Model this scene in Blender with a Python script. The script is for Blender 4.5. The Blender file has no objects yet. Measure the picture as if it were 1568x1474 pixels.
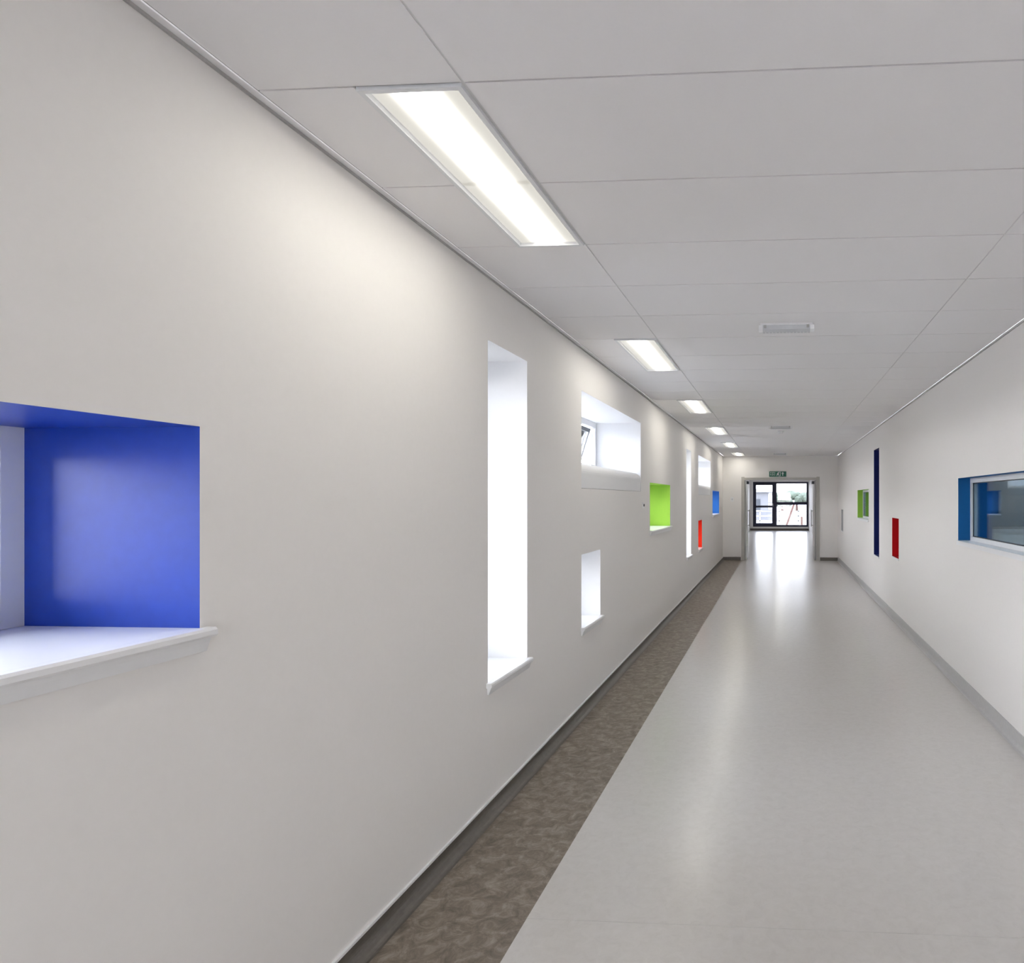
import bpy, math, random, bmesh
from mathutils import Vector
random.seed(3)
S = bpy.context.scene
S.view_settings.view_transform = 'Standard'
S.view_settings.look = 'None'
S.view_settings.exposure = 1.55

# ---------------------------------------------------------------- materials
def newmat(name):
    m = bpy.data.materials.new(name); m.use_nodes = True
    nt = m.node_tree
    return m, nt, nt.nodes['Principled BSDF']

def paint(name, col, rough=0.6, var=0.015, bump=0.03, scale=40, metallic=0.0, spec=0.5):
    m, nt, b = newmat(name)
    tc = nt.nodes.new('ShaderNodeTexCoord')
    n = nt.nodes.new('ShaderNodeTexNoise'); n.inputs['Scale'].default_value = scale
    n.inputs['Detail'].default_value = 4
    nt.links.new(tc.outputs['Object'], n.inputs['Vector'])
    r = nt.nodes.new('ShaderNodeValToRGB')
    r.color_ramp.elements[0].position = 0.3; r.color_ramp.elements[1].position = 0.7
    r.color_ramp.elements[0].color = tuple(max(0, c*(1-var)) for c in col)+(1,)
    r.color_ramp.elements[1].color = tuple(min(1, c*(1+var)) for c in col)+(1,)
    nt.links.new(n.outputs['Fac'], r.inputs['Fac'])
    nt.links.new(r.outputs['Color'], b.inputs['Base Color'])
    b.inputs['Roughness'].default_value = rough
    b.inputs['Metallic'].default_value = metallic
    b.inputs['Specular IOR Level'].default_value = spec
    if bump > 0:
        bp = nt.nodes.new('ShaderNodeBump'); bp.inputs['Strength'].default_value = bump
        bp.inputs['Distance'].default_value = 0.002
        nt.links.new(n.outputs['Fac'], bp.inputs['Height'])
        nt.links.new(bp.outputs['Normal'], b.inputs['Normal'])
    return m

M_wall = paint('wall_paint', (0.885, 0.858, 0.835), 0.6, 0.006)
M_ceil = paint('ceiling_tile', (0.93, 0.915, 0.925), 0.7, 0.004, 0.0, 120)
M_gap = paint('ceiling_grid_shadow', (0.48, 0.47, 0.46), 0.8)
M_tee = paint('ceiling_tee', (0.80, 0.79, 0.79), 0.6)
M_white = paint('white_gloss', (0.88, 0.88, 0.89), 0.3, 0.005, 0.0)
M_wrev = paint('white_reveal', (0.86, 0.86, 0.87), 0.55, 0.005, 0.01)
M_blue = paint('blue_reveal', (0.010, 0.055, 0.42), 0.36, 0.05, 0.12, 30)
M_blue2 = paint('mid_blue_reveal', (0.02, 0.17, 0.58), 0.45)
M_teal = paint('teal_blue_reveal', (0.005, 0.12, 0.36), 0.5, spec=0.2)
M_navy = paint('navy_reveal', (0.008, 0.015, 0.13), 0.45, spec=0.15)
M_green = paint('green_reveal', (0.35, 0.62, 0.07), 0.5, spec=0.3)
M_red = paint('red_reveal', (0.82, 0.03, 0.008), 0.5, spec=0.2)
M_dred = paint('crimson_reveal', (0.60, 0.004, 0.010), 0.5, spec=0.12)
M_grey = paint('grey_reveal', (0.55, 0.55, 0.55), 0.5)
M_upvc = paint('white_upvc', (0.84, 0.85, 0.87), 0.35, 0.004, 0.0)
M_dark = paint('dark_grey_metal', (0.03, 0.035, 0.045), 0.4)
M_dnavy = paint('navy_window_frame', (0.010, 0.012, 0.042), 0.4)
M_metal = paint('brushed_metal', (0.45, 0.44, 0.43), 0.35, 0.03, 0.0, 60, 0.8)
M_doorf = paint('door_frame_paint', (0.46, 0.44, 0.41), 0.4)
M_door = paint('door_leaf', (0.72, 0.70, 0.68), 0.4)
M_skR = paint('skirting_light', (0.52, 0.51, 0.505), 0.4, 0.04)
M_skD = paint('skirting_dark', (0.12, 0.105, 0.09), 0.4, 0.1)
M_sign = paint('sign_green', (0.0, 0.12, 0.065), 0.4, 0.0, 0.0)
M_room = paint('room_wall', (0.035, 0.16, 0.27), 0.6)
M_plast = paint('grey_plastic', (0.62, 0.63, 0.65), 0.35)
M_ground = paint('paving', (0.26, 0.25, 0.24), 0.8, 0.3, 0.1, 0.7)
M_leaf = paint('foliage', (0.09, 0.11, 0.08), 0.8, 0.3, 0.3, 4)
M_brick = paint('building_render', (0.15, 0.15, 0.16), 0.8)
M_timber = paint('timber', (0.12, 0.06, 0.045), 0.6, 0.2)

def floor_mat(name, c0, c1, c2, scale, rough, spec=0.5):
    m, nt, b = newmat(name)
    tc = nt.nodes.new('ShaderNodeTexCoord')
    n1 = nt.nodes.new('ShaderNodeTexNoise'); n1.inputs['Scale'].default_value = scale
    n1.inputs['Detail'].default_value = 7; n1.inputs['Roughness'].default_value = 0.75
    n1.inputs['Distortion'].default_value = 0.7
    nt.links.new(tc.outputs['Object'], n1.inputs['Vector'])
    r = nt.nodes.new('ShaderNodeValToRGB')
    e = r.color_ramp.elements
    e[0].position = 0.34; e[0].color = c0+(1,)
    e[1].position = 0.68; e[1].color = c2+(1,)
    k = e.new(0.5); k.color = c1+(1,)
    nt.links.new(n1.outputs['Fac'], r.inputs['Fac'])
    nt.links.new(r.outputs['Color'], b.inputs['Base Color'])
    b.inputs['Roughness'].default_value = rough
    b.inputs['Specular IOR Level'].default_value = spec
    return m
M_floor = floor_mat('floor_vinyl_light', (0.625, 0.60, 0.575), (0.655, 0.63, 0.605), (0.68, 0.655, 0.632), 20, 0.25, 0.55)
M_strip = floor_mat('floor_vinyl_brown', (0.135, 0.108, 0.082), (0.225, 0.186, 0.148), (0.38, 0.33, 0.275), 15, 0.42, 0.35)
M_seam = paint('floor_weld_seam', (0.56, 0.54, 0.52), 0.4)

def glass_mat(name, tint=(1,1,1), refl=1.0):
    m = bpy.data.materials.new(name); m.use_nodes = True
    nt = m.node_tree; nt.nodes.clear()
    o = nt.nodes.new('ShaderNodeOutputMaterial')
    t = nt.nodes.new('ShaderNodeBsdfTransparent'); t.inputs['Color'].default_value = tint+(1,)
    g = nt.nodes.new('ShaderNodeBsdfGlossy'); g.inputs['Roughness'].default_value = 0.02
    f = nt.nodes.new('ShaderNodeFresnel'); f.inputs['IOR'].default_value = 1.5
    mm = nt.nodes.new('ShaderNodeMath'); mm.operation = 'MULTIPLY'; mm.inputs[1].default_value = refl
    mx = nt.nodes.new('ShaderNodeMixShader')
    nt.links.new(f.outputs['Fac'], mm.inputs[0])
    nt.links.new(mm.outputs[0], mx.inputs['Fac'])
    nt.links.new(t.outputs['BSDF'], mx.inputs[1]); nt.links.new(g.outputs['BSDF'], mx.inputs[2])
    nt.links.new(mx.outputs['Shader'], o.inputs['Surface'])
    return m
M_glass = glass_mat('clear_glass')
M_glassR = glass_mat('partition_glass', (0.75, 0.88, 0.95), 0.75)
M_glassDim = glass_mat('solar_control_glass', (0.72, 0.73, 0.75))  # tint added to hold down the bright view outside the far end

def emit_mat(name, col, strength):
    m, nt, b = newmat(name)
    b.inputs['Base Color'].default_value = (0.8, 0.8, 0.8, 1)
    b.inputs['Emission Color'].default_value = col+(1,)
    b.inputs['Emission Strength'].default_value = strength
    return m, nt, b
# luminaire diffuser : fluorescent tube glows strongest along its centre line
M_diff, nt, b = emit_mat('luminaire_diffuser', (1.0, 0.965, 0.87), 4)
b.inputs['Base Color'].default_value = (0.25, 0.25, 0.25, 1)
tc = nt.nodes.new('ShaderNodeTexCoord'); sx = nt.nodes.new('ShaderNodeSeparateXYZ')
nt.links.new(tc.outputs['Object'], sx.inputs['Vector'])
ab = nt.nodes.new('ShaderNodeMath'); ab.operation = 'ABSOLUTE'
nt.links.new(sx.outputs['X'], ab.inputs[0])
ml = nt.nodes.new('ShaderNodeMath'); ml.operation = 'MULTIPLY'; ml.inputs[1].default_value = 27.0
nt.links.new(ab.outputs[0], ml.inputs[0])
pw = nt.nodes.new('ShaderNodeMath'); pw.operation = 'POWER'; pw.inputs[1].default_value = 2.0
nt.links.new(ml.outputs[0], pw.inputs[0])
ng = nt.nodes.new('ShaderNodeMath'); ng.operation = 'MULTIPLY'; ng.inputs[1].default_value = -1.0
nt.links.new(pw.outputs[0], ng.inputs[0])
ex = nt.nodes.new('ShaderNodeMath'); ex.operation = 'EXPONENT'
nt.links.new(ng.outputs[0], ex.inputs[0])
mr = nt.nodes.new('ShaderNodeMapRange')
mr.inputs['To Min'].default_value = 0.20; mr.inputs['To Max'].default_value = 9.0
nt.links.new(ex.outputs[0], mr.inputs['Value'])
nt.links.new(mr.outputs['Result'], b.inputs['Emission Strength'])
M_roomfill, _, _ = emit_mat('room_lamp', (1, 1, 1), 9.0)  # glow for the added fill panels in the side rooms

# ---------------------------------------------------------------- mesh builder
class MB:
    def __init__(s): s.v=[]; s.f=[]; s.m=[]; s.mats=[]
    def mi(s, m):
        if m not in s.mats: s.mats.append(m)
        return s.mats.index(m)
    def poly(s, pts, mat):
        i=len(s.v); s.v += [tuple(p) for p in pts]; s.f.append(list(range(i,i+len(pts)))); s.m.append(s.mi(mat))
    def box(s, x0,x1,y0,y1,z0,z1, mat, tf=None):
        P=[(x0,y0,z0),(x1,y0,z0),(x1,y1,z0),(x0,y1,z0),(x0,y0,z1),(x1,y0,z1),(x1,y1,z1),(x0,y1,z1)]
        if tf: P=[tf(p) for p in P]
        i=len(s.v); s.v+=P; k=s.mi(mat)
        for q in [(0,3,2,1),(4,5,6,7),(0,1,5,4),(1,2,6,5),(2,3,7,6),(3,0,4,7)]:
            s.f.append([i+a for a in q]); s.m.append(k)
    def prism_y(s, prof, y0, y1, mat, tf=None):
        n=len(prof); i=len(s.v); k=s.mi(mat)
        P=[(x,y0,z) for x,z in prof]+[(x,y1,z) for x,z in prof]
        s.v+=P
        for a in range(n):
            b_=(a+1)%n; s.f.append([i+a,i+b_,i+n+b_,i+n+a]); s.m.append(k)
        s.f.append([i+a for a in range(n)][::-1]); s.m.append(k)
        s.f.append([i+n+a for a in range(n)]); s.m.append(k)
    def cyl(s, c, r0, r1, h, axis, mat, n=24):
        i=len(s.v); k=s.mi(mat)
        for j,(r,t) in enumerate(((r0,0),(r1,h))):
            for a in range(n):
                u=math.cos(2*math.pi*a/n)*r; w=math.sin(2*math.pi*a/n)*r
                if axis=='z': p=(c[0]+u,c[1]+w,c[2]+t)
                elif axis=='x': p=(c[0]+t,c[1]+u,c[2]+w)
                else: p=(c[0]+u,c[1]+t,c[2]+w)
                s.v.append(p)
        for a in range(n):
            b_=(a+1)%n; s.f.append([i+a,i+b_,i+n+b_,i+n+a]); s.m.append(k)
        s.f.append([i+a for a in range(n)][::-1]); s.m.append(k)
        s.f.append([i+n+a for a in range(n)]); s.m.append(k)
    def build(s, name, origin=(0,0,0), fixn=True):
        me=bpy.data.meshes.new(name)
        o=Vector(origin)
        me.from_pydata([tuple(Vector(p)-o) for p in s.v],[],s.f)
        for m in s.mats: me.materials.append(m)
        for p,k in zip(me.polygons,s.m): p.material_index=k
        me.update()
        if fixn:
            bm=bmesh.new(); bm.from_mesh(me); bmesh.ops.recalc_face_normals(bm,faces=bm.faces); bm.to_mesh(me); bm.free()
        ob=bpy.data.objects.new(name,me); ob.location=o
        S.collection.objects.link(ob)
        return ob

# ---------------------------------------------------------------- dimensions (metres)
XL, XR = -1.448, 1.53
H = 2.70
Y0, Y1 = -6.0, 18.2
Y2 = 35.6
TL = 0.53
TR = 0.28

def wall_with_holes(name, xin, xout, y0, y1, z0, z1, holes):
    mb=MB()
    ys=sorted({y0,y1}|{h[0] for h in holes}|{h[1] for h in holes})
    zs=sorted({z0,z1}|{h[2] for h in holes}|{h[3] for h in holes})
    for a,b_ in zip(ys,ys[1:]):
        for c,d in zip(zs,zs[1:]):
            ym=(a+b_)/2; zm=(c+d)/2
            if any(h[0]<ym<h[1] and h[2]<zm<h[3] for h in holes): continue
            for x in (xin,xout):
                mb.poly([(x,a,c),(x,b_,c),(x,b_,d),(x,a,d)],M_wall)
    for h in holes:
        a,b_,c,d,mat=h[:5]
        mb.poly([(xin,a,c),(xout,a,c),(xout,a,d),(xin,a,d)],mat)
        mb.poly([(xin,b_,c),(xout,b_,c),(xout,b_,d),(xin,b_,d)],mat)
        mb.poly([(xin,a,d),(xout,a,d),(xout,b_,d),(xin,b_,d)],mat)
        mb.poly([(xin,a,c),(xout,a,c),(xout,b_,c),(xin,b_,c)],M_wrev if xin<0 else mat)
    for z in (z0,z1): mb.poly([(xin,y0,z),(xout,y0,z),(xout,y1,z),(xin,y1,z)],M_wall)
    for y in (y0,y1): mb.poly([(xin,y,z0),(xout,y,z0),(xout,y,z1),(xin,y,z1)],M_wall)
    return mb.build(name, fixn=False)

LW = [
 (0.22, 1.67, 1.258,1.767, M_blue ,'sill'),
 (3.42, 3.97, 0.665,2.380, M_wrev ,'sill'),
 (5.09, 7.32, 1.665,2.385, M_wrev ,'hopper'),
 (5.09, 5.64, 0.635,1.176, M_wrev ,'sill'),
 (7.85, 9.33, 1.225,1.772, M_green,'sill'),
 (11.0,11.60, 0.665,2.380, M_wrev ,'sill'),
 (12.65,14.95,1.665,2.385, M_wrev ,'hopper'),
 (12.65,13.25,0.670,1.195, M_red  ,'sill'),
 (15.40,17.10,1.235,1.772, M_blue2,'sill'),
 (-4.18,-3.60,0.665,2.380, M_wrev ,'sill'),  # this and the next two: unseen windows added behind camera for more daylight
 (-2.50,-0.28,1.665,2.385, M_wrev ,'hopper'),
 (-2.50,-1.95,0.635,1.176, M_wrev ,'sill'),
]
wall_with_holes('wall_left', XL, XL-TL, Y0, Y1, 0, H, LW)
RW = [
 (3.80, 6.11, 1.228,1.763, M_teal ,'glass'),
 (9.08, 9.60, 0.820,1.335, M_dred ,'glass'),
 (10.83,11.42,0.700,2.370, M_navy ,'glass'),
 (12.08,13.76,1.222,1.757, M_green,'glass'),
 (16.80,17.30,0.820,1.335, M_grey ,'glass'),
]
wall_with_holes('wall_right', XR, XR+TR, Y0, Y1, 0, H, RW)

n=1
for (a,b_,c,d,mat,kind) in LW:
    mb=MB()
    x0=XL-0.515; x1=XL-0.472
    zb=c
    if kind=='hopper': zb=1.885
    ft=0.055
    mb.box(x0,x1,a,a+ft,zb,d,M_upvc); mb.box(x0,x1,b_-ft,b_,zb,d,M_upvc)
    mb.box(x0,x1,a+ft,b_-ft,d-ft,d,M_upvc); mb.box(x0,x1,a+ft,b_-ft,zb,zb+ft,M_upvc)
    if kind=='hopper':
        prof=[(XL-0.525,c+0.003),(XL-0.003,c+0.003)]
        for k in range(9):
            t=k/8*math.pi/2
            prof.append((XL-0.073+0.07*math.cos(t), c+0.115+0.08*math.sin(t)))
        prof.append((XL-0.47,1.883)); prof.append((XL-0.525,1.883))
        mb.prism_y(prof,a+0.002,b_-0.002,M_wrev)
        ym=(a+b_)/2
        mb.box(x0,x1,ym-0.03,ym+0.03,zb+ft,d-ft,M_upvc)
        for (ya,yb) in ((a+ft,ym-0.03),(ym+0.03,b_-ft)):
            z_t=d-ft-0.005; z_b=zb+ft+0.005; ang=math.radians(17)
            def tf(p,z_t=z_t,ang=ang):
                x,y,z=p; dz=z_t-z; dx=x-(x0-0.005)
                return (x0-0.005+dx*math.cos(ang)-dz*math.sin(ang), y, z_t-dz*math.cos(ang)-dx*math.sin(ang))
            sx0,sx1=x0-0.04,x0-0.005; s=0.045
            for (p,q,r,t) in ((ya,ya+s,z_b,z_t),(yb-s,yb,z_b,z_t),(ya+s,yb-s,z_t-s,z_t),(ya+s,yb-s,z_b,z_b+s)):
                mb.box(sx0,sx1,p,q,r,t,M_upvc,tf)
                mb.box(sx1,sx1+0.006,p+0.004,q-0.004,r+0.004,t-0.004,M_dark,tf)
            mb.box(x0-0.024,x0-0.018,ya+s,yb-s,z_b+s,z_t-s,M_glass,tf)
            mb.box(sx1,sx1+0.03,(ya+yb)/2-0.05,(ya+yb)/2+0.05,z_b+0.01,z_b+0.03,M_metal,tf)
    else:
        bd=0.02
        mb.box(x0+0.01,x1-0.012,a+ft,a+ft+bd,zb+ft,d-ft,M_upvc); mb.box(x0+0.01,x1-0.012,b_-ft-bd,b_-ft,zb+ft,d-ft,M_upvc)
        mb.box(x0+0.01,x1-0.012,a+ft+bd,b_-ft-bd,d-ft-bd,d-ft,M_upvc); mb.box(x0+0.01,x1-0.012,a+ft+bd,b_-ft-bd,zb+ft,zb+ft+bd,M_upvc)
        mb.box(x0+0.016,x0+0.022,a+ft+bd,b_-ft-bd,zb+ft+bd,d-ft-bd,M_glass)
        e=0.022
        mb.box(XL-0.471,XL,a+0.001,b_-0.001,c+0.0005,c+0.004,M_white)
        prof=[(XL+0.001,c-0.020),(XL+0.024,c-0.020),(XL+0.030,c-0.014),(XL+0.030,c-0.002),(XL+0.024,c+0.004),(XL+0.001,c+0.004)]
        mb.prism_y(prof,a-e,b_+e,M_white)
        prof=[(XL+0.001,c-0.055),(XL+0.010,c-0.055),(XL+0.013,c-0.045),(XL+0.017,c-0.032),(XL+0.022,c-0.0205),(XL+0.001,c-0.0205)]
        mb.prism_y(prof,a-e*0.5,b_+e*0.5,M_white)
    mb.build('window_%d'%n)
    n+=1
for (a,b_,c,d,mat,kind) in RW:
    mb=MB(); ft=0.04; x0=XR+0.10; x1=XR+0.15
    fm=M_upvc
    mb.box(x0,x1,a,a+ft,c,d,fm); mb.box(x0,x1,b_-ft,b_,c,d,fm)
    mb.box(x0,x1,a+ft,b_-ft,d-ft,d,fm); mb.box(x0,x1,a+ft,b_-ft,c,c+ft,fm)
    if b_-a>1.5:
        mb.box(x0+0.02,x0+0.026,a+ft,b_-ft,c+ft,d-ft,M_glassR)
        g=0.006
        for (p,q,r,t) in ((a+ft,a+ft+g,c+ft,d-ft),(b_-ft-g,b_-ft,c+ft,d-ft),(a+ft,b_-ft,d-ft-g,d-ft),(a+ft,b_-ft,c+ft,c+ft+g)):
            mb.box(x0+0.012,x0+0.019,p,q,r,t,M_dark)
        mb.box(XR-0.004,x0,a+0.001,b_-0.001,c+0.0005,c+0.006,M_white)
        mb.box(XR-0.012,XR-0.0005,a-0.01,b_+0.01,c-0.030,c+0.006,M_white)
    else:
        mb.box(x0+0.02,x0+0.026,a+ft,b_-ft,c+ft,d-ft,M_glassR)
        mb.box(XR-0.010,XR-0.0005,a-0.01,b_+0.01,c-0.022,c+0.002,M_white)
    mb.build('window_%d'%n); n+=1

# rooms behind the right partition
rx0,rx1=XR+TR+0.001,5.2
def quad(name,pts,mat):
    mb=MB(); mb.poly(pts,mat); return mb.build(name,fixn=False)
for ri,(ya,yb) in enumerate(((2.2,8.0),(8.1,18.0))):
    nm='room_%d'%(ri+1)
    quad('wall_right_'+nm,[(rx1,ya,0),(rx1,yb,0),(rx1,yb,H),(rx1,ya,H)],M_room)
    quad('wall_front_'+nm,[(rx0,ya,0),(rx1,ya,0),(rx1,ya,H),(rx0,ya,H)],M_room)
    quad('wall_end_'+nm,[(rx0,yb,0),(rx1,yb,0),(rx1,yb,H),(rx0,yb,H)],M_room)
    quad('floor_'+nm,[(rx0,ya,0),(rx1,ya,0),(rx1,yb,0),(rx0,yb,0)],M_skR)
    quad('ceiling_'+nm,[(rx0,ya,H),(rx1,ya,H),(rx1,yb,H),(rx0,yb,H)],M_ceil)
    mb=MB(); mb.box(3.2,3.8,(ya+yb)/2-0.6,(ya+yb)/2+0.6,H-0.03,H-0.002,M_roomfill); mb.build('ceiling_panel_light')  # added glowing panel, brightens the room seen through the partition glass
mb=MB()
mb.box(2.2,5.1,7.35,7.98,0,1.24,M_white); mb.box(2.18,5.12,7.32,7.98,1.24,1.28,M_plast)
for k in range(5):
    mb.box(2.23+k*0.575,2.23+k*0.575+0.55,7.335,7.35,0.05,1.22,M_white)
    mb.box(2.33+k*0.575,2.33+k*0.575+0.25,7.315,7.335,1.10,1.12,M_metal)
mb.build('base_cabinet')

# ---------------------------------------------------------------- floor
mb=MB()
xs=-0.95
mb.poly([(xs,Y0,0),(XR+0.0,Y0,0),(XR+0.0,Y1,0),(xs,Y1,0)],M_floor)
mb.poly([(XL,Y0,0),(xs,Y0,0),(xs,Y1,0),(XL,Y1,0)],M_strip)
mb.poly([(XL-0.2,Y1,0),(XR+0.2,Y1,0),(XR+0.2,Y2,0),(XL-0.2,Y2,0)],M_floor)
mb.box(XL-TL,XR+TR,Y0-0.15,Y2+0.2,-0.24,-0.04,M_grey)
mb.build('floor', fixn=False)
mb=MB()
mb.box(xs,XR-0.03,2.60,2.603,0.0,0.0006,M_seam)
mb.box(1.10,1.103,Y0,2.6,0.0,0.0006,M_seam)
mb.build('trim_1')

def cove(side, y0, y1, mat, h, r, cap):
    mb=MB()
    x=XL if side<0 else XR; s=1 if side<0 else -1
    prof=[(x,0.0005),(x,h),(x+s*0.006,h),(x+s*0.006,r)]
    for k in range(1,9):
        t=k/8*math.pi/2
        prof.append((x+s*(0.006+r*(1-math.cos(t))), 0.001+r*(1-math.sin(t))))
    mb.prism_y(prof,y0,y1,mat)
    if cap: mb.box(min(x,x+s*0.009),max(x,x+s*0.009),y0,y1,h,h+0.010,cap)
    return mb
cove(-1,Y0,Y1,M_skD,0.070,0.045,M_white).build('baseboard_left')
cove(1,Y0,Y1,M_skR,0.10,0.03,None).build('baseboard_right')
mb=MB()
for (xa,xb) in ((XL+0.01,-0.975),(1.065,XR-0.01)):
    mb.box(xa,xb,Y1-0.012,Y1-0.0005,0,0.085,M_skD)
mb.build('baseboard_end')

# ---------------------------------------------------------------- ceiling
G=0.007
gy=[1.83+0.6*k for k in range(-13,28)]
lights_y=[1.83-6,1.83-3,1.83,4.83,7.83,10.83,13.83,16.83]
gx=[XL+0.028,-0.842,0.95,XR-0.02]
LX0,LX1=-1.146,-0.848
mb=MB()
for a in gy:
    b_=a+0.6
    ya,yb=max(a,Y0),min(b_,Y1)
    if yb-ya<0.02: continue
    inl=any(l-0.01<a<l+1.19 for l in lights_y)
    for i in range(3):
        x0,x1=gx[i],gx[i+1]
        if i==0 and inl: x1=LX0-0.003+G/2
        mb.box(x0+G/2,x1-G/2,ya+G/2,yb-G/2,H,H+0.015,M_ceil)
mb.box(XL-TL,XR+TR,Y0-0.15,Y1,H+0.08,H+0.12,M_gap)
for a in gy:
    if Y0<a<Y1: mb.box(XL,XR,a-0.012,a+0.012,H+0.004,H+0.0055,M_gap)
for x in gx[1:3]:
    mb.box(x-0.012,x+0.012,Y0,Y1,H+0.003,H+0.0036,M_tee)
mb.build('ceiling')
mb=MB()
mb.box(XL+0.0005,XL+0.028,Y0,Y1,H-0.004,H+0.0005,M_ceil)
mb.box(XL+0.0005,XL+0.007,Y0,Y1,H-0.012,H-0.0045,M_gap)
mb.build('trim_2')
mb=MB()
mb.box(XR-0.020,XR-0.0005,Y0,Y1,H-0.003,H+0.0005,M_ceil)
mb.box(XR-0.006,XR-0.0005,Y0,Y1,H-0.009,H-0.0035,M_gap)
mb.build('trim_3')

def luminaire(xc,yc,zc=H):
    mb=MB(); w,l=0.147,0.595
    t=0.016
    for (x0,x1,y0,y1) in ((-w,-w+t,-l,l),(w-t,w,-l,l),(-w+t,w-t,-l,-l+t),(-w+t,w-t,l-t,l)):
        mb.box(xc+x0,xc+x1,yc+y0,yc+y1,zc-0.008,zc+0.012,M_upvc)
    a,b_=w-t,l-t; i=0.006
    mb.poly([(xc-a,yc-b_,zc-0.006),(xc-a,yc+b_,zc-0.006),(xc-a+i,yc+b_-i,zc+0.004),(xc-a+i,yc-b_+i,zc+0.004)],M_upvc)
    mb.poly([(xc+a,yc-b_,zc-0.006),(xc+a,yc+b_,zc-0.006),(xc+a-i,yc+b_-i,zc+0.004),(xc+a-i,yc-b_+i,zc+0.004)],M_upvc)
    mb.poly([(xc-a,yc-b_,zc-0.006),(xc+a,yc-b_,zc-0.006),(xc+a-i,yc-b_+i,zc+0.004),(xc-a+i,yc-b_+i,zc+0.004)],M_upvc)
    mb.poly([(xc-a,yc+b_,zc-0.006),(xc+a,yc+b_,zc-0.006),(xc+a-i,yc+b_-i,zc+0.004),(xc-a+i,yc+b_-i,zc+0.004)],M_upvc)
    mb.poly([(xc-a+i,yc-b_+i,zc+0.004),(xc+a-i,yc-b_+i,zc+0.004),(xc+a-i,yc+b_-i,zc+0.004),(xc-a+i,yc+b_-i,zc+0.004)],M_diff)
    mb.box(xc-a,xc+a,yc-b_,yc+b_,zc+0.014,zc+0.07,M_plast)
    return mb.build('ceiling_light', origin=(xc,yc,zc), fixn=False)
for l in lights_y: luminaire((LX0+LX1)/2, l+0.6)

def batten(xc,yc):
    mb=MB()
    mb.box(xc-0.165,xc+0.165,yc-0.045,yc+0.045,H-0.012,H-0.0005,M_white)
    prof=[(yc-0.04,H-0.012),(yc-0.034,H-0.038),(yc-0.015,H-0.052),(yc+0.015,H-0.052),(yc+0.034,H-0.038),(yc+0.04,H-0.012)]
    for (xa,xb,m) in ((xc-0.175,xc-0.150,M_white),(xc-0.150,xc+0.150,M_plast),(xc+0.150,xc+0.175,M_white)):
        n_=len(prof); i=len(mb.v); k=mb.mi(m)
        mb.v+=[(xa,y,z) for y,z in prof]+[(xb,y,z) for y,z in prof]
        for a in range(n_):
            c=(a+1)%n_; mb.f.append([i+a,i+c,i+n_+c,i+n_+a]); mb.m.append(k)
        mb.f.append([i+a for a in range(n_)][::-1]); mb.m.append(k); mb.f.append([i+n_+a for a in range(n_)]); mb.m.append(k)
    for k in range(-6,7):
        mb.box(xc+k*0.022-0.002,xc+k*0.022+0.002,yc-0.018,yc+0.018,H-0.0545,H-0.052,M_white)
    for s in (-1,1):
        mb.box(xc+s*0.135-0.008,xc+s*0.135+0.008,yc-0.044,yc+0.044,H-0.030,H-0.012,M_metal)
    mb.build('emergency_light')
batten(0.05,4.50); batten(0.03,10.70); batten(0.03,17.0)
mb=MB()
mb.cyl((0.04,11.5,H-0.012),0.055,0.055,0.0115,'z',M_white)
mb.cyl((0.04,11.5,H-0.045),0.030,0.050,0.033,'z',M_white)
mb.build('smoke_detector')

# ---------------------------------------------------------------- end wall + doors
DX0,DX1,DH=-0.91,1.005,2.11
mb=MB()
mb.box(XL,DX0,Y1,Y1+0.15,0,H,M_wall); mb.box(DX1,XR,Y1,Y1+0.15,0,H,M_wall); mb.box(DX0,DX1,Y1,Y1+0.15,DH,H,M_wall)
mb.build('wall_end')
mb=MB()
for (a,b_) in ((DX0-0.05,DX0+0.03),(DX1-0.03,DX1+0.05)):
    mb.box(a,b_,Y1-0.02,Y1-0.0005,0,DH+0.05,M_doorf)
mb.box(DX0+0.03,DX1-0.03,Y1-0.02,Y1-0.0005,DH-0.03,DH+0.03,M_doorf)
mb.box(DX0+0.0005,DX0+0.03,Y1,Y1+0.15,0,DH-0.001,M_doorf); mb.box(DX1-0.03,DX1-0.0005,Y1,Y1+0.15,0,DH-0.001,M_doorf)
mb.box(DX0+0.03,DX1-0.03,Y1,Y1+0.15,DH-0.03,DH-0.001,M_doorf)
mb.build('trim_4')
for k,(xa,s) in enumerate(((DX0+0.035,1),(DX1-0.035,-1))):
    mb=MB()
    x0,x1=sorted((xa,xa+s*0.044))
    yb=Y1+0.90
    ya=Y1+0.02
    mb.box(x0,x1,ya,yb,0.008,DH-0.04,M_door)
    xf=xa+s*0.044
    f0,f1=sorted((xf,xf+s*0.004))
    mb.box(f0,f1,ya+0.10,yb-0.10,0.02,0.35,M_metal)
    mb.box(x0+0.012,x1-0.022,ya-0.003,ya+0.02,0.008,DH-0.04,M_dark)
    hx=xf+s*0.05
    mb.cyl((hx,yb-0.12,0.85),0.012,0.012,0.45,'z',M_metal,12)
    for z in (0.88,1.27):
        q0,q1=sorted((xf,hx)); mb.cyl((q0,yb-0.12,z),0.010,0.010,q1-q0,'x',M_metal,10)
    c0,c1=sorted((xf,xf+s*0.06))
    mb.box(c0,c1,ya+0.08,ya+0.34,DH-0.13,DH-0.06,M_dark)
    mb.box(c0,c1,ya+0.01,ya+0.09,DH-0.075,DH-0.06,M_dark)
    mb.build('door_%d'%(k+1))
mb=MB()
sx0,sx1,sz0,sz1=-0.24,0.20,2.165,2.30; yf=Y1-0.03
mb.box(sx0,sx1,yf,Y1-0.0005,sz0,sz1,M_sign)
y=yf-0.002
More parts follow.
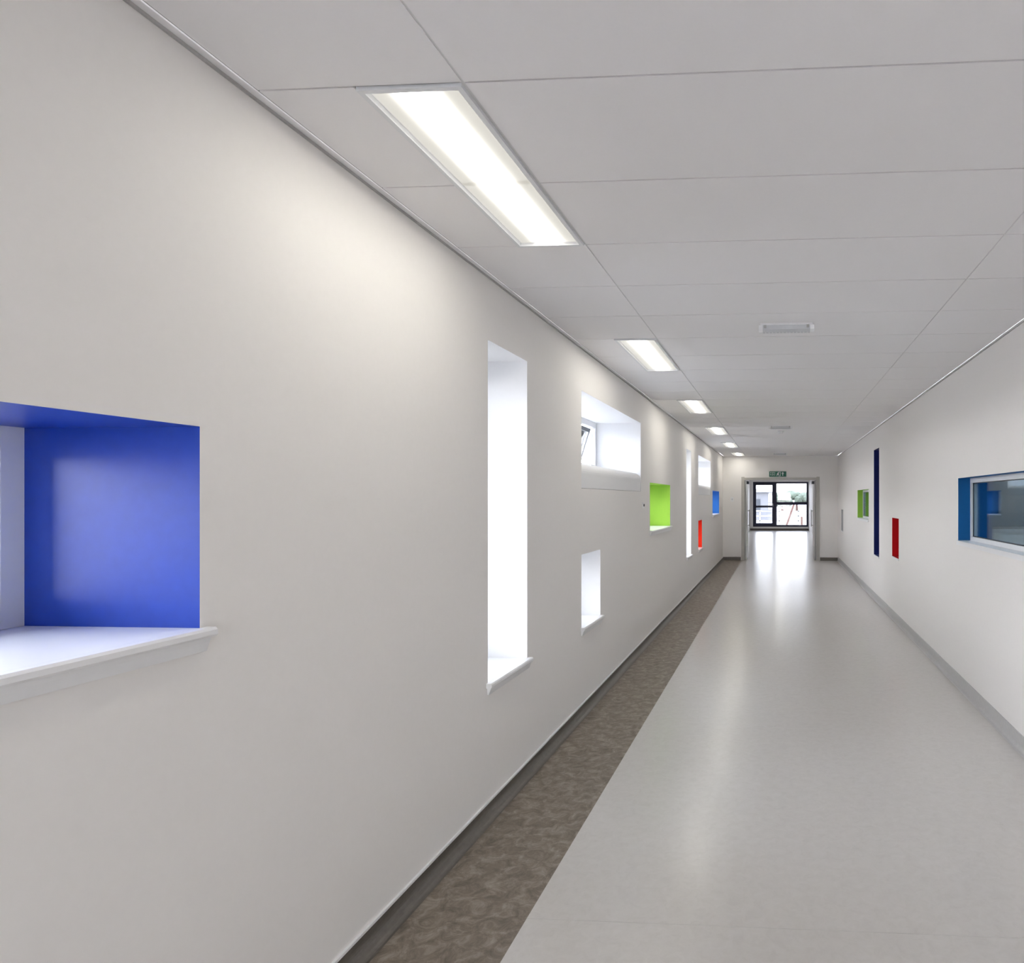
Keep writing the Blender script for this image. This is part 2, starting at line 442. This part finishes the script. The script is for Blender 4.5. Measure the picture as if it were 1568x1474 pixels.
def r(x0,x1,z0,z1): mb.box(x0,x1,y,yf-0.0002,z0,z1,M_white)
r(0.10,0.118,2.19,2.25); mb.prism_y([(0.075,2.245),(0.143,2.245),(0.109,2.285)],y,yf-0.0002,M_white)
r(0.0,0.055,2.18,2.19); r(0.0,0.01,2.18,2.285); r(0.0,0.055,2.275,2.285); r(0.045,0.055,2.18,2.285)
mb.prism_y([(-0.05,2.185),(-0.038,2.183),(-0.015,2.225),(0.005,2.20),(0.015,2.205),(-0.012,2.255),(-0.035,2.25)],y,yf-0.0002,M_white)
mb.cyl((-0.012,y,2.268),0.010,0.010,0.0018,'y',M_white,12)
for row,z in enumerate((2.245,2.195)):
    for j in range(4):
        x=-0.215+j*0.035
        r(x,x+0.007,z,z+0.032)
        if j%2==0: r(x+0.007,x+0.022,z+0.025,z+0.032); r(x+0.007,x+0.018,z+0.012,z+0.019)
        else: r(x+0.018,x+0.024,z,z+0.032)
mb.build('exit_sign')
mb=MB(); mb.box(-1.24,-1.16,Y1-0.012,Y1-0.0005,1.52,1.64,M_white); mb.box(-1.215,-1.185,Y1-0.017,Y1-0.012,1.56,1.60,M_plast); mb.build('light_switch')
mb=MB(); mb.box(XL+0.0005,XL+0.010,7.40,7.46,1.49,1.55,M_white); mb.cyl((XL+0.010,7.43,1.52),0.014,0.012,0.010,'x',M_dark,16); mb.build('door_bell_button')

# ---------------------------------------------------------------- far space
mb=MB(); mb.box(XL-0.15,XL,Y1+0.15,Y2,0,H,M_wall); mb.build('wall_far_left')
mb=MB(); mb.box(XR,XR+0.15,Y1+0.15,Y2,0,H,M_wall); mb.build('wall_far_right')
mb=MB(); mb.box(XL,XR,Y1,Y2,H,H+0.1,M_ceil); mb.build('ceiling_far')
for yy in (21,24.5,28,31.5): luminaire(0.03,yy,H-0.015)  # ceiling lights added out of view to brighten the far space

def glazed_screen(yw, s, xa, xb, name, wname, bname, glass):
    wx0,wx1,wz0,wz1=-1.29,1.50,0.19,2.46
    def B(mb,x0,x1,a,b_,z0,z1,m):
        p,q=sorted((yw+s*a,yw+s*b_)); mb.box(x0,x1,p,q,z0,z1,m)
    mb=MB()
    B(mb,xa,wx0,0,0.25,0,H,M_wall); B(mb,wx1,xb,0,0.25,0,H,M_wall)
    B(mb,wx0,wx1,0,0.25,0,wz0,M_wall); B(mb,wx0,wx1,0,0.25,wz1,H,M_wall)
    mb.build(wname)
    mb=MB(); B(mb,XL+0.01,XR-0.01,-0.012,-0.0005,0,0.10,M_skD); mb.build(bname)
    mb=MB(); a,b_=0.05,0.13; t=0.09
    B(mb,wx0,wx0+t,a,b_,wz0,wz1,M_dnavy); B(mb,wx1-t,wx1,a,b_,wz0,wz1,M_dnavy)
    B(mb,wx0+t,wx1-t,a,b_,wz0,wz0+t,M_dnavy); B(mb,wx0+t,wx1-t,a,b_,wz1-t,wz1,M_dnavy)
    xm=-0.17; B(mb,xm-0.08,xm+0.08,a,b_,wz0+t,wz1-t,M_dnavy)
    B(mb,xm+0.08,wx1-t,a,b_,1.30,1.44,M_dnavy)
    l0,l1=wx0+t,xm-0.08; c,d=a-0.02,b_-0.02
    B(mb,l0,l0+0.07,c,d,wz0+t,wz1-t,M_dnavy); B(mb,l1-0.07,l1,c,d,wz0+t,wz1-t,M_dnavy)
    B(mb,l0+0.07,l1-0.07,c,d,wz0+t,wz0+t+0.09,M_dnavy); B(mb,l0+0.07,l1-0.07,c,d,wz1-t-0.08,wz1-t,M_dnavy)
    B(mb,l0+0.07,l1-0.07,c,d,1.16,1.26,M_dnavy)
    B(mb,l1-0.05,l1-0.02,a-0.06,a-0.02,1.22,1.36,M_metal)
    B(mb,l0+0.07,l1-0.07,a+0.02,a+0.026,wz0+t+0.09,wz1-t-0.08,glass)
    B(mb,xm+0.08,wx1-t,a+0.03,a+0.036,wz0+t,wz1-t,glass)
    mb.build(name)
glazed_screen(Y2,1,XL,XR,'window_%d'%n,'wall_far_end','baseboard_far_end',M_glassDim)
glazed_screen(Y0,-1,XL,XR,'window_%d'%(n+1),'wall_back','baseboard_back',M_glass)  # unseen glazing added behind camera to light near walls, ceiling and floor

# ---------------------------------------------------------------- outside
quad('ground',[(-150,-60,-0.25),(150,-60,-0.25),(150,250,-0.25),(-150,250,-0.25)],M_ground)
mb=MB()
mb.box(-12,-0.6,62,70,-0.25,2.2,M_brick); mb.prism_y([(-12.4,2.2),(-0.2,2.2),(-6.3,3.2)],61.7,70.3,M_skR)
for k in range(5):
    mb.box(-11+k*2.1,-10+k*2.1,61.95,62,0.6,1.6,M_dark); mb.box(-11.1+k*2.1,-9.9+k*2.1,61.9,62,0.5,0.6,M_white)
mb.build('neighbouring_building')
def tree(x,y,h,rad):
    mb=MB(); mb.cyl((x,y,-0.25),0.22,0.12,h*0.6,'z',M_timber,10)
    ob=mb.build('tree')
    bm=bmesh.new(); bm.from_mesh(ob.data)
    ob.data.materials.append(M_leaf)
    for k in range(12):
        g=bmesh.ops.create_icosphere(bm,subdivisions=2,radius=rad*random.uniform(0.35,0.55))
        off=Vector((x+random.uniform(-.8,.8)*rad,y+random.uniform(-.6,.6)*rad,h*0.6+random.uniform(-0.2,0.4)*rad))
        for v in g['verts']:
            v.co=v.co*random.uniform(0.85,1.15)+off
            for f in v.link_faces: f.material_index=1
    bm.to_mesh(ob.data); bm.free()
for k in range(9): tree(-4+k*2.3,110+random.uniform(-4,4),2.2+random.random()*0.6,1.5)
mb=MB()
for k in range(12):
    mb.box(-6+k*1.2,-5.92+k*1.2,44,44.08,-0.25,0.85,M_metal)
for z in (0.2,0.5,0.8): mb.box(-6,7.3,44.0,44.05,z,z+0.06,M_metal)
mb.build('fence')
def lean(p):
    x,y,z=p; return (x+0.35*z,y,z)
mb=MB(); mb.box(0.35,0.47,39.5,39.6,-0.25,1.35,M_timber,lean); mb.box(0.35,1.35,39.5,39.6,0.05,0.14,M_timber); mb.box(1.25,1.35,39.5,39.6,-0.25,0.6,M_timber)
mb.build('timber_trestle')

# ---------------------------------------------------------------- world
w=bpy.data.worlds.new('overcast_sky'); S.world=w; w.use_nodes=True
nt=w.node_tree; bg=nt.nodes['Background']
tc=nt.nodes.new('ShaderNodeTexCoord'); sx=nt.nodes.new('ShaderNodeSeparateXYZ')
nt.links.new(tc.outputs['Generated'],sx.inputs['Vector'])
r_=nt.nodes.new('ShaderNodeValToRGB')
r_.color_ramp.elements[0].position=0.0; r_.color_ramp.elements[0].color=(0.95,0.965,1.0,1)
r_.color_ramp.elements[1].position=0.7; r_.color_ramp.elements[1].color=(0.78,0.86,1.0,1)
nt.links.new(sx.outputs['Z'],r_.inputs['Fac']); nt.links.new(r_.outputs['Color'],bg.inputs['Color'])
bg.inputs['Strength'].default_value=6.0

# ---------------------------------------------------------------- camera (shift lens)
cam=bpy.data.cameras.new('camera'); co=bpy.data.objects.new('camera',cam); S.collection.objects.link(co)
co.location=(0,0,1.585)
co.rotation_euler=(math.radians(90),0,math.radians(3.78))
cam.sensor_fit='HORIZONTAL'; cam.sensor_width=36; cam.lens=36*1076/1568
cam.shift_x=-(1121-784)/1568; cam.shift_y=27/1568
cam.clip_start=0.05; cam.clip_end=500
S.camera=co
